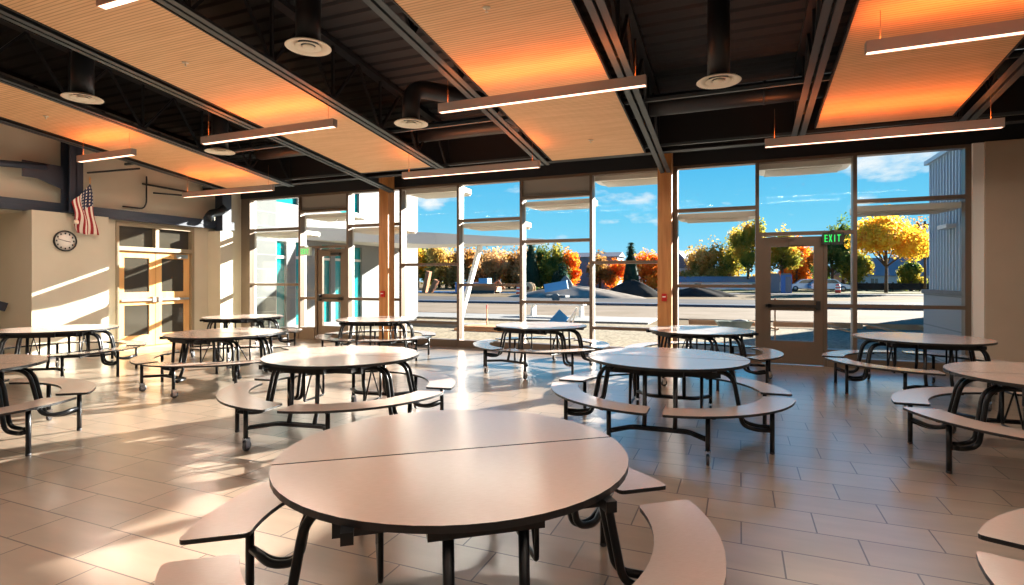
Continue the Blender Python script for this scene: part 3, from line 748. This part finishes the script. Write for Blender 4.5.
for k, (a, c) in enumerate(holes):
    w = MB().box(-.12, -.08, a-Y0, c-Y0, .12, 2.62).build('window', 'teal', e)
    MB().box(-.10, -.04, a-Y0, c-Y0, 2.12, 2.20).box(-.10, -.04, a-Y0, a-Y0+.05, .12, 2.62).build('window_frame', 'alu_out', w)
for a, c in up: MB().box(-.12, -.08, a-Y0, c-Y0, 3.75, 4.6).build('window', 'teal', e)
# entrance canopy with tapered end and leaning post
b = MB()
top = [(0, 13.2-Y0), (0, 18.6-Y0), (5.7, 19.2-Y0), (5.9, 18.6-Y0), (2.6, 16.6-Y0)]
n = len(top); hi = [b.b.verts.new((x, y, 3.12 if x < 3 else 2.94)) for x, y in top]; lo = [b.b.verts.new((x, y, 2.72 if x < 3 else 2.80)) for x, y in top]
b._f(hi); b._f(lo[::-1])
for i in range(n): b._f([lo[i], lo[(i+1)%n], hi[(i+1)%n], hi[i]])
b.build('canopy', 'awn', e)
o = MB().bar((-9.35, 17.6, -.05), (-8.85, 18.3, 2.74), .22, .12, up=(1,0,0)).build('leaning_post', 'white'); tag(o, 'leaning white post holding the canopy outside', 'post')

# ------------------------------------------------------------------ outside objects
def mound(name, x, y, rx, ry, h, m, lab, cat='mound'):
    b = MB(); n, k = 28, 10
    rings = []
    ph = [random.uniform(0, 6) for _ in range(4)]
    for j in range(k+1):
        t = j/k; ring = []
        for i in range(n):
            a = 2*PI*i/n; w = 1+.08*math.sin(3*a+ph[0])+.05*math.sin(7*a+ph[1])
            rr = (1-t)*w; zz = h*(1-(1-t)**1.4)*(1+.05*math.sin(5*a+ph[2]+t*4)) if t > 0 else -.1
            ring.append(b.b.verts.new((rx*rr*math.cos(a), ry*rr*math.sin(a), zz)))
        rings.append(ring)
    for j in range(k):
        for i in range(n): b._f([rings[j][i], rings[j][(i+1)%n], rings[j+1][(i+1)%n], rings[j+1][i]], 0, True)
    o = b.build(name, m, loc=(x, y, -.1)); tag(o, lab, cat); return o
mound('gravel_mound', -13.8, 47, 6.2, 3.5, 1.05, 'mound', 'wide grey gravel mound seen left of the middle column')
mound('soil_mound', -9.3, 52, 2.8, 2.2, 1.55, 'mounddark', 'dark soil mound just left of the middle column')
mound('soil_mound', -3.7, 55, 3.6, 2.2, .9, 'mounddark', 'low dark soil mound right of the middle column')
o = mound('rock_heap', -15.2, 50, 1.3, 1.1, 1.9, 'conc', 'pale rock heap on top of the gravel mound', 'rocks')

def tree(name, x, y, h, w, m, lab, kind='round', trunk=.25, cat='tree', grp='autumn trees beyond the site', dens=1., mi2=None, leafsz=1.):
    e = empty(name, (x, y, -.1)); tag(e, lab, cat, grp)
    tb = MB(); tb.tube([(0, 0, 0), (.05, 0, h*.35), (-.05, .05, h*.75)], [trunk, trunk*.7, trunk*.25], 8)
    lf = MB()
    if kind == 'pine':
        for k in range(int(420*dens)):
            t = random.random()**.8; z = h*(.08+.92*t); r = w/2*(1-t)*(.75+.25*math.sin(z*5))+.1; a = random.uniform(0, 2*PI); q = random.uniform(.3, 1)
            c = Vector((r*q*math.cos(a), r*q*math.sin(a), z)); s_ = random.uniform(.25, .5)*leafsz
            d = Vector((math.cos(a), math.sin(a), -.35)); u = Vector((-math.sin(a), math.cos(a), 0))
            lf.quad([c-u*s_*.5, c+d*s_*.8-u*s_*.3, c+d*s_*1.3+u*.1, c+d*s_*.5+u*s_*.5])
        lf.lathe([(w*.38, h*.08), (w*.30, h*.35), (w*.17, h*.65), (.03, h*.98)], 12)
    else:
        lobes = []
        z0 = h*(.22 if kind == 'round' else .02)
        nl = 9 if kind == 'round' else 7
        for k in range(nl):
            a = 2*PI*k/nl+random.uniform(-.4, .4); rr = w*.27*random.uniform(.5, 1.1); zz = z0+(h-z0)*random.uniform(.18, .72); lobes.append((rr*math.cos(a), rr*math.sin(a), zz, w*random.uniform(.17, .25), (h-z0)*random.uniform(.18, .28)))
        lobes.append((0, 0, z0+(h-z0)*.62, w*.22, (h-z0)*.38))
        for (a_, b_, c_, r1, r2) in lobes:
            lf.blob((a_, b_, c_), r1*.55, r1*.55, r2*.55, 1, .3)
            tb.tube([(0, 0, h*.3), (a_*.6, b_*.6, (c_+h*.3)/2), (a_, b_, c_)], [trunk*.5, trunk*.3, trunk*.12], 6)
            for k in range(int(300*dens)):
                d = Vector((random.gauss(0, 1), random.gauss(0, 1), random.gauss(0, 1))).normalized(); q = random.uniform(.45, 1.12)
                c = Vector((a_+d.x*r1*q, b_+d.y*r1*q, c_+d.z*r2*q)); s_ = random.uniform(.10, .21)*leafsz
                u = Vector((random.gauss(0, 1), random.gauss(0, 1), random.gauss(0, 1))).normalized(); v = u.cross(d)
                if v.length < .1: continue
                v.normalize(); lf.quad([c-u*s_, c-v*s_, c+u*s_, c+v*s_])
    lf.build('crown', m, e); tb.build('trunk', 'bark', e)
    return e
def px(u, Yd):      # direction helper used once to lay the trees out: ground x at depth Yd
    t = (u-512)/550.; c, s = math.cos(math.radians(22.5)), math.sin(math.radians(22.5))
    return Yd*(-s+t*c)/(c+t*s)
# woodland belt behind the lake, at left
k = 0
for u in range(404, 545, 7):
    Yd = 92+random.uniform(-5, 5); h = random.uniform(6.6, 8.4); 
    m = ['leaf_brown', 'leaf_tan', 'leaf_tan', 'leaf_olive'][k % 4] if u > 440 else ['leaf_mix', 'leaf_olive', 'leaf_yellow', 'leaf_brown'][k % 4]
    if u < 440: h += 1.2
    tree('woodland_tree', px(u, Yd), Yd, h, 6.5, m, 'brown autumn tree in the woodland belt beyond the lake', 'low', .25, grp='woodland belt beyond the lake', dens=.8, leafsz=1.2); k += 1
tree('pine_tree', px(531, 70), 70, 7.2, 3.6, 'leaf_pine', 'dark evergreen tree at the left of the green clump', 'pine')
tree('green_tree', px(545, 72), 72, 6.7, 4.5, 'leaf_green', 'large dark green tree in the middle of the clump', 'low', dens=1.2)
tree('green_tree', px(556, 71), 71, 7.0, 5.2, 'leaf_mix', 'tall green and yellow tree in the clump left of the grey house', 'low', dens=1.3)
tree('green_tree', px(568, 72), 72, 6.0, 4.0, 'leaf_orange', 'short orange-brown tree at the right of the green clump', 'low')
tree('green_tree', px(562, 69), 69, 3.8, 3.2, 'leaf_pine', 'low dark evergreen bush in front of the clump', 'low')
tree('bare_tree', px(600, 90), 90, 6.6, 5, 'leaf_brown', 'brown tree behind the grey mound', 'low')
tree('bare_tree', px(615, 92), 92, 5.2, 5, 'leaf_orange', 'rust coloured tree left of the dark pine', 'low')
tree('pine_tree', px(631, 74), 74, 6.6, 3.2, 'leaf_pine', 'pointed dark pine before the orange tree', 'pine')
tree('orange_tree', px(644, 78), 78, 5.8, 5.6, 'leaf_orange', 'bright orange tree just left of the middle column', 'low', dens=1.3)
tree('orange_tree', px(654, 80), 80, 5.6, 4.6, 'leaf_orange', 'bright orange tree partly behind the middle column', 'low', dens=1.2)
for u, Yd, h, w, m, lab in ((700, 100, 8.2, 6.5, 'leaf_olive', 'olive autumn tree right of the grey house'), (714, 98, 8.8, 7.0, 'leaf_olive', 'broad olive tree in the middle pane right of the column'),
                       (730, 97, 8.2, 6.0, 'leaf_mix', 'green-yellow tree left of the right exit door'), (748, 94, 12.0, 6.0, 'leaf_mix', 'tall green-yellow tree beside the right door frame'),
                       (738, 105, 11.5, 6.0, 'leaf_olive', 'tall pale tree behind the door side trees'), (782, 96, 10.2, 7, 'leaf_mix', 'green tree seen through the exit door'), (796, 104, 9.5, 6, 'leaf_orange', 'orange tree seen at the right of the door glass'),
                       (806, 108, 8.0, 6, 'leaf_brown', 'rust tree behind the door stile'), (832, 92, 9.4, 6.5, 'leaf_green', 'dark green tree right of the exit door'), (843, 96, 11.5, 5.5, 'leaf_green', 'tall green tree beneath the exit sign'), (856, 92, 6.8, 5.0, 'leaf_mix', 'low green tree behind the mullion'),
                       (918, 112, 13.0, 9, 'leaf_brown', 'rust brown tree left of the siding wing'), (911, 92, 4.5, 4.5, 'leaf_mix', 'small green bush before the grey house at right')):
    tree('roadside_tree', px(u, Yd), Yd, h, w, m, lab, 'low' if h < 10 else 'round', dens=1.2, grp='roadside trees')
tree('yellow_tree', px(886, 76), 76, 10.2, 9.5, 'leaf_yellow', 'bright yellow autumn tree seen left of the siding wing', 'round', .2, dens=2.6, grp=None)
for u, Yd, lab in ((672, 116, 'low brown bush at the foot of the dark-roofed house'), (690, 98, 'low brown bush left of the long white building'), (764, 112, 'low bush behind the door frame'), (790, 112, 'low bush between the portable toilets and the door stile'), (815, 112, 'low bush behind the parked car'), (868, 114, 'low bush right of the mullion at right'), (585, 104, 'low brown bush left of the grey mound'), (608, 104, 'low brown bush behind the rock heap'), (622, 104, 'low brown bush left of the pointed pine')):
    tree('low_bush', px(u, Yd), Yd, 3.4, 8.5, 'leaf_olive', lab, 'low', .1, grp='low bushes at the far edge', dens=.6, leafsz=1.3)

def house(name, x, y, w, d, h, rh, wm, rm, lab, rz=0):
    e = empty(name, (x, y, -.1), rz); tag(e, lab, 'house')
    MB().box(-w/2, w/2, -d/2, d/2, 0, h).build('walls', wm, e)
    b = MB(); b.prism([(-d/2-.3, 0), (d/2+.3, 0), (0, rh)], -w/2-.3, w/2+.3, M4=Matrix(((0,0,1,0),(1,0,0,0),(0,1,0,h),(0,0,0,1)))).build('roof', rm, e)
    for xx in (-w*.28, w*.22):
        f = MB().box(xx-.5, xx+.5, -d/2-.04, -d/2, h*.4, h*.8).build('window', 'glass_dark', e)
        MB().box(xx-.58, xx+.58, -d/2-.07, -d/2-.04, h*.35, h*.4).box(xx-.02, xx+.02, -d/2-.06, -d/2-.04, h*.4, h*.8).build('window_trim', 'white', f)
    return e
M['siding_pale'] = mat('pale_siding', s2l(180,184,188), .7); M['roofgrey'] = mat('grey_shingles', s2l(120,124,132), .8); M['roofdark'] = mat('dark_shingles', s2l(96,100,112), .8)
house('grey_house', px(686, 105), 105, 7, 6, 3.6, 3.2, 'siding_pale', 'roofdark', 'grey gabled house just right of the middle column', 1.2)
house('grey_house', px(596, 98), 98, 9, 6, 5.6, .9, 'roofgrey', 'roofdark', 'dark grey house behind the gravel mound', 0)
house('garage', px(730, 95), 95, 17, 4, 1.2, .9, 'white', 'roofgrey', 'long low white building under the olive trees', 0)
house('grey_house', px(893, 108), 108, 16, 7, 2.2, 3.0, 'siding_pale', 'roofgrey', 'long grey-roofed house behind the yellow tree', .25)
# fence along the road
b = MB(); 
e = empty('board_fence', (px(893, 88), 88, -.1)); tag(e, 'low dark board fence behind the yellow tree', 'fence')
MB().box(-9, 9, -.03, .03, .2, 1.1).build('boards', 'mounddark', e)
for k in range(7): MB().box(-9+3*k-.07, -9+3*k+.07, -.08, .08, 0, 1.25).build('fence_post', 'mounddark', e)
# utility pole
e = MB().tube([(0,0,0), (0,0,8.6)], .14, 8).build('utility_pole', 'bark', loc=(px(925, 80), 80, -.1)); tag(e, 'dark utility pole beside the siding wing', 'pole'); MB().box(-1, 1, -.06, .06, 8.1, 8.25).build('cross_arm', 'bark', e)
# portable toilets
M['toilet_grey'] = mat('toilet_grey', s2l(120,112,118), .5); M['toilet_blue'] = mat('toilet_blue', s2l(70,110,170), .5)
for u, m, lab in ((774, 'toilet_grey', 'grey portable toilet seen through the door, left of the blue one'), (786, 'toilet_blue', 'blue portable toilet with a grey door seen through the exit door')):
    e = MB().box(-.58, .58, -.58, .58, .05, 2.1).build('portable_toilet', m, loc=(px(u, 72), 72, -.1)); tag(e, lab, 'portable toilet', 'portable toilets')
    MB().box(-.1, .5, -.62, -.58, .12, 1.95).build('door', 'toilet_grey', e)
    MB().prism([(-.62, 0), (.62, 0), (.45, .22), (-.45, .22)], -.62, .62, M4=Matrix(((1,0,0,0),(0,0,1,0),(0,1,0,2.1),(0,0,0,1)))).build('roof', 'conc', e)
# car
M['carpaint'] = mat('car_silver_blue', s2l(170,190,214), .25, .4)
def car(x, y, rz, lab):
    e = empty('car', (x, y, -.06), rz); tag(e, lab, 'car')
    prof = [(-2.2, .35), (2.2, .35), (2.28, .6), (2.2, .88), (1.3, 1.0), (.75, 1.5), (.3, 1.62), (-1.4, 1.60), (-2.0, 1.12), (-2.25, .95)]
    m = Matrix(((1,0,0,0),(0,0,1,0),(0,1,0,0),(0,0,0,1)))
    MB().prism(prof, -.88, .88, M4=m).build('body', 'carpaint', e)
    MB().prism([(-1.7, 1.08), (1.05, 1.05), (.62, 1.45), (.25, 1.54), (-1.35, 1.52)], -.90, .90, M4=m).build('windows', 'glass_dark', e)
    for sx in (-1.4, 1.4):
        for sy in (-1, 1):
            w = MB().lathe([(.1, -.1), (.33, -.1), (.36, -.06), (.36, .06), (.33, .1), (.1, .1)], 20, Matrix.Translation((sx, sy*.82, .36)) @ Matrix.Rotation(PI/2, 4, 'X')).build('wheel', 'rubber', e)
            MB().lathe([(.02, -.115), (.2, -.112), (.2, .112), (.02, .115)], 14, Matrix.Translation((sx, sy*.82, .36)) @ Matrix.Rotation(PI/2, 4, 'X')).build('hubcap', 'steel', w)
    MB().box(-2.3, -2.2, -.7, .7, .78, .92).build('tail_light', 'red', e)
car(px(829, 82), 82, .1, 'silver-blue car parked on the far road right of the exit door'); 
car(px(806, 84), 84, 3.2, 'pale car parked on the far road, seen through the door glass')
car(px(864, 110), 110, .1, 'small distant car behind the mullion near the yellow tree')
# orange-white barrels
M['barrel'] = mat('barrel_red', s2l(214,60,50), .5)
for u, Yd, lab in ((838, 74, 'red and white traffic barrel right of the parked car'), (519, 50, 'red traffic barrel by the lake')):
    e = MB().lathe([(.30, 0), (.28, .35), (.26, .7), (.24, 1.0), (.1, 1.08)], 18).build('traffic_barrel', 'barrel', loc=(px(u, Yd), Yd, -.1)); tag(e, lab, 'barrel', 'traffic barrels')
    MB().lathe([(.285, .38), (.275, .55)], 18).build('white_band', 'white', e); MB().lathe([(.265, .72), (.255, .86)], 18).build('white_band', 'white', e)
# excavation form boards outside on the right
b = MB()
for k, (xa, xb) in enumerate(((-1.6, .9), (1.0, 3.5), (3.6, 6.1), (6.2, 8.6))):
    o = MB().bar((xa, 19.6+.06*xa, .06), (xb, 19.6+.06*xb, .06), .05, .16).build('form_board', 'plank'); tag(o, ['form board lying outside left of the exit door', 'form board lying outside, seen through the door and side pane', 'form board lying outside in the bay right of the door', 'form board lying outside near the siding wing'][k], 'board', 'wooden form boards edging the new pavement')
for k, x in enumerate((.3, 2.2, 3.5, 4.9, 6.3)):
    o = MB().bar((x, 19.55, .14), (x+.75, 18.4, .0), .09, .05).build('brace_stake', 'plank'); tag(o, ['slanting wooden stake left of the door', 'slanting wooden stake behind the door', 'slanting wooden stake left of the mullion', 'slanting wooden stake in the middle of the right bay', 'slanting wooden stake near the siding wing'][k], 'stake', 'slanting stakes behind the form boards')
# grey dumpster
M['dump'] = noisy('dumpster_paint', s2l(116,124,110), s2l(150,150,132), 2, .7)
e = empty('skip_container', (px(734, 17.6), 17.6, -.05), .25); e.scale = (.5,)*3; tag(e, 'open grey-green skip container outside right of the middle column', 'skip')
m = Matrix(((1,0,0,0),(0,0,1,0),(0,1,0,0),(0,0,0,1)))
MB().prism([(-.62, 0), (.62, 0), (.95, .62), (-1.0, .62)], -.5, .5, M4=m).build('tub', 'dump', e)
MB().box(-1.02, .97, -.53, -.48, .58, .66).box(-1.02, .97, .48, .53, .58, .66).build('rim', 'dump', e)
MB().blob((.3, 0, .62), .45, .3, .13, 2, .2).build('rubble', 'conc', e)
# blue site gear
M['bluetarp'] = mat('blue_panel', s2l(90,160,205), .5); M['bluetarp2'] = mat('blue_panel_deep', s2l(20,120,180), .5)
e = empty('portable_sign', (px(556, 38), 38, -.1), -.1); tag(e, 'tilted pale blue panel trailer standing on the dirt', 'trailer')
MB().bar((-.9, 0, .95), (.9, 0, 1.25), .12, .6).build('panel', 'bluetarp', e)
MB().box(-.7, .9, -.4, .4, .32, .48).lathe([(.1, -.06), (.3, -.06), (.3, .06), (.1, .06)], 14, Matrix.Translation((.2, -.5, .3)) @ Matrix.Rotation(PI/2, 4, 'X')).build('chassis', 'conc', e)
e = empty('folded_panel', (px(564, 17.2), 17.2, -.04), .3); tag(e, 'blue and white folded panel leaning on the gravel outside', 'panel')
MB().bar((-.35, 0, .02), (.0, .1, .42), .05, .42).build('blue_board', 'bluetarp2', e); MB().bar((.05, 0, .0), (.42, 0, .62), .06, .10, up=(0,1,0)).bar((.25, .1, .0), (.40, 0, .62), .05, .08, up=(0,1,0)).build('white_leg', 'white', e)
e = MB().bar((-1.2, 0, .5), (1.2, 0, .5), .6, .05).box(-1.1, -1.0, -.2, .2, 0, .48).box(1.0, 1.1, -.2, .2, 0, .48).build('work_table', 'white', loc=(px(557, 22.0), 22.0, -.03)); tag(e, 'low pale work table on the walk behind the folded panel', 'table')
# lakeside clutter: boats / machines
M['pipeblue'] = mat('pipe_blue', s2l(40,130,190), .4); M['kraft'] = mat('kraft_orange', s2l(176,110,70), .7)
e = MB().box(-1.6, 1.6, -.8, .8, .1, 1.2).build('site_crate', 'pipeblue', loc=(px(470, 60), 60, -.1)); tag(e, 'blue container by the lake left of the leaning machinery', 'container'); MB().box(-1.65, 1.65, -.85, .85, 1.2, 1.28).build('lid', 'white', e)
e = MB().box(-1.9, 1.9, -.8, .8, .2, .9).build('excavator', 'kraft', loc=(px(484, 58), 58, -.1)); tag(e, 'small orange-brown excavator by the lake', 'excavator')
MB().box(-.4, .7, -.6, .6, .9, 1.75).build('cab', 'bluetarp', e); MB().tube(rounded([(.9, 0, .8), (1.8, 0, 1.5), (2.6, 0, .5)], .2), .12, 8).build('boom', 'kraft', e)
MB().box(-1.7, 1.7, -.95, -.6, 0, .35).build('track', 'rubber', e); MB().box(-1.7, 1.7, .6, .95, 0, .35).build('track', 'rubber', e)
e = MB().bar((-.6, 0, 0), (.0, 0, 2.6), .5, .6, up=(0,1,0)).bar((.2, 0, 0), (1.1, 0, 1.5), .5, .5, up=(0,1,0)).build('pipe_stack', 'kraft', loc=(px(429, 58), 58, -.1)); tag(e, 'rust-brown leaning pile of pipes near the white wall', 'pile')
mm = Matrix.Rotation(PI/2, 4, 'X')
M['spool'] = mat('spool_wood', s2l(190,165,130), .8)
e = MB().lathe([(.2, -.4), (.65, -.4), (.65, -.32), (.3, -.32), (.3, .32), (.65, .32), (.65, .4), (.2, .4)], 28, Matrix.Translation((0,0,.65)) @ mm).build('cable_spool', 'spool', loc=(px(529, 57), 57, -.1)); tag(e, 'wooden cable spool at the edge of the green trees', 'spool')
MB().lathe([(.02, -.45), (.22, -.45), (.22, .45), (.02, .45)], 16, Matrix.Translation((0,0,.65)) @ mm).build('hub', 'bark', e)
# thin site stakes
for u, Yd, h, lab in ((487, 15.5, .75, 'thin wooden survey stake on the gravel at left'), (775, 14.0, 1.1, 'thin rusty survey stake seen through the lower door glass')):
    o = MB().box(-.015, .015, -.015, .015, 0, h).build('survey_stake', 'plank', loc=(px(u, Yd), Yd, -.04)); tag(o, lab, 'stake', 'survey stakes')
    MB().box(-.017, .017, -.017, .017, h-.12, h).build('painted_tip', 'barrel', o)
# lumber and pallets near the glass at left
o = MB().box(-1.3, 1.3, -.5, .5, 0, .07).box(-1.1, 1.2, -.35, .4, .07, .13).build('lumber_pile', 'plank', loc=(px(500, 15.2), 15.2, -.04)); tag(o, 'flat yellow lumber pile on the gravel behind the window side table', 'lumber')
o = MB().box(-1.5, 1.5, -.4, .4, 0, .10).build('concrete_slab', 'conc', loc=(px(440, 16.0), 16.0, -.04)); tag(o, 'flat pale concrete slab on the gravel at left', 'slab')

# ------------------------------------------------------------------ world and sun
w = bpy.data.worlds.new('sky'); sc.world = w; w.use_nodes = True; nt = w.node_tree
for n in list(nt.nodes): nt.nodes.remove(n)
out = nt.nodes.new('ShaderNodeOutputWorld'); bg = nt.nodes.new('ShaderNodeBackground')
tc = nt.nodes.new('ShaderNodeTexCoord'); sp = nt.nodes.new('ShaderNodeSeparateXYZ'); nt.links.new(tc.outputs['Generated'], sp.inputs[0])
r = nt.nodes.new('ShaderNodeValToRGB'); el = r.color_ramp.elements
el[0].position = 0; el[0].color = (*s2l(140,196,220), 1); el[1].position = 1; el[1].color = (*s2l(20,96,170), 1)
for p, c in ((.10, s2l(100,180,212)), (.22, s2l(62,158,206)), (.42, s2l(34,132,200))):
    q = el.new(p); q.color = (*c, 1)
nt.links.new(sp.outputs['Z'], r.inputs[0])
mp = nt.nodes.new('ShaderNodeMapping'); mp.inputs['Scale'].default_value = (1, 1, 2.6); mp.inputs['Location'].default_value = (.35, .1, .0)
nt.links.new(tc.outputs['Generated'], mp.inputs[0])
n = nt.nodes.new('ShaderNodeTexNoise'); n.inputs['Scale'].default_value = 6.0; n.inputs['Detail'].default_value = 8; n.inputs['Roughness'].default_value = .55; nt.links.new(mp.outputs[0], n.inputs['Vector'])
cr = nt.nodes.new('ShaderNodeValToRGB'); cr.color_ramp.elements[0].position = .57; cr.color_ramp.elements[0].color = (0,0,0,1); cr.color_ramp.elements[1].position = .68; cr.color_ramp.elements[1].color = (1,1,1,1)
nt.links.new(n.outputs['Fac'], cr.inputs[0])
lo = nt.nodes.new('ShaderNodeMapRange'); lo.inputs['From Min'].default_value = .30; lo.inputs['From Max'].default_value = .16; nt.links.new(sp.outputs['Z'], lo.inputs['Value'])
mu = nt.nodes.new('ShaderNodeMath'); mu.operation = 'MULTIPLY'; nt.links.new(cr.outputs[0], mu.inputs[0]); nt.links.new(lo.outputs[0], mu.inputs[1])
mx = nt.nodes.new('ShaderNodeMix'); mx.data_type = 'RGBA'; nt.links.new(mu.outputs[0], mx.inputs[0]); nt.links.new(r.outputs[0], mx.inputs[6]); mx.inputs[7].default_value = (.66, .68, .70, 1)
nt.links.new(mx.outputs[2], bg.inputs[0]); bg.inputs[1].default_value = 1.4
nt.links.new(bg.outputs[0], out.inputs[0])
sd = bpy.data.lights.new('sun', 'SUN'); sd.energy = 31; sd.angle = .009; sd.color = (1, .94, .85)
so = bpy.data.objects.new('sun', sd); col.objects.link(so)
so.rotation_euler = Vector((-.50, -.866, -.338)).to_track_quat('-Z', 'Y').to_euler()

# ------------------------------------------------------------------ camera
cd = bpy.data.cameras.new('camera'); co = bpy.data.objects.new('camera', cd); col.objects.link(co)
cd.sensor_width = 36; cd.lens = 550/1024*36; cd.sensor_fit = 'HORIZONTAL'
cd.shift_y = -(292.5-279.5)/1024
co.location = (0, 0, 1.5); co.rotation_euler = (PI/2, 0, math.radians(22.5)); cd.clip_end = 1000
sc.camera = co
vs = sc.view_settings; vs.view_transform = 'Standard'; vs.look = 'None'; vs.gamma = 1; vs.use_curve_mapping = False; vs.exposure = 0.1
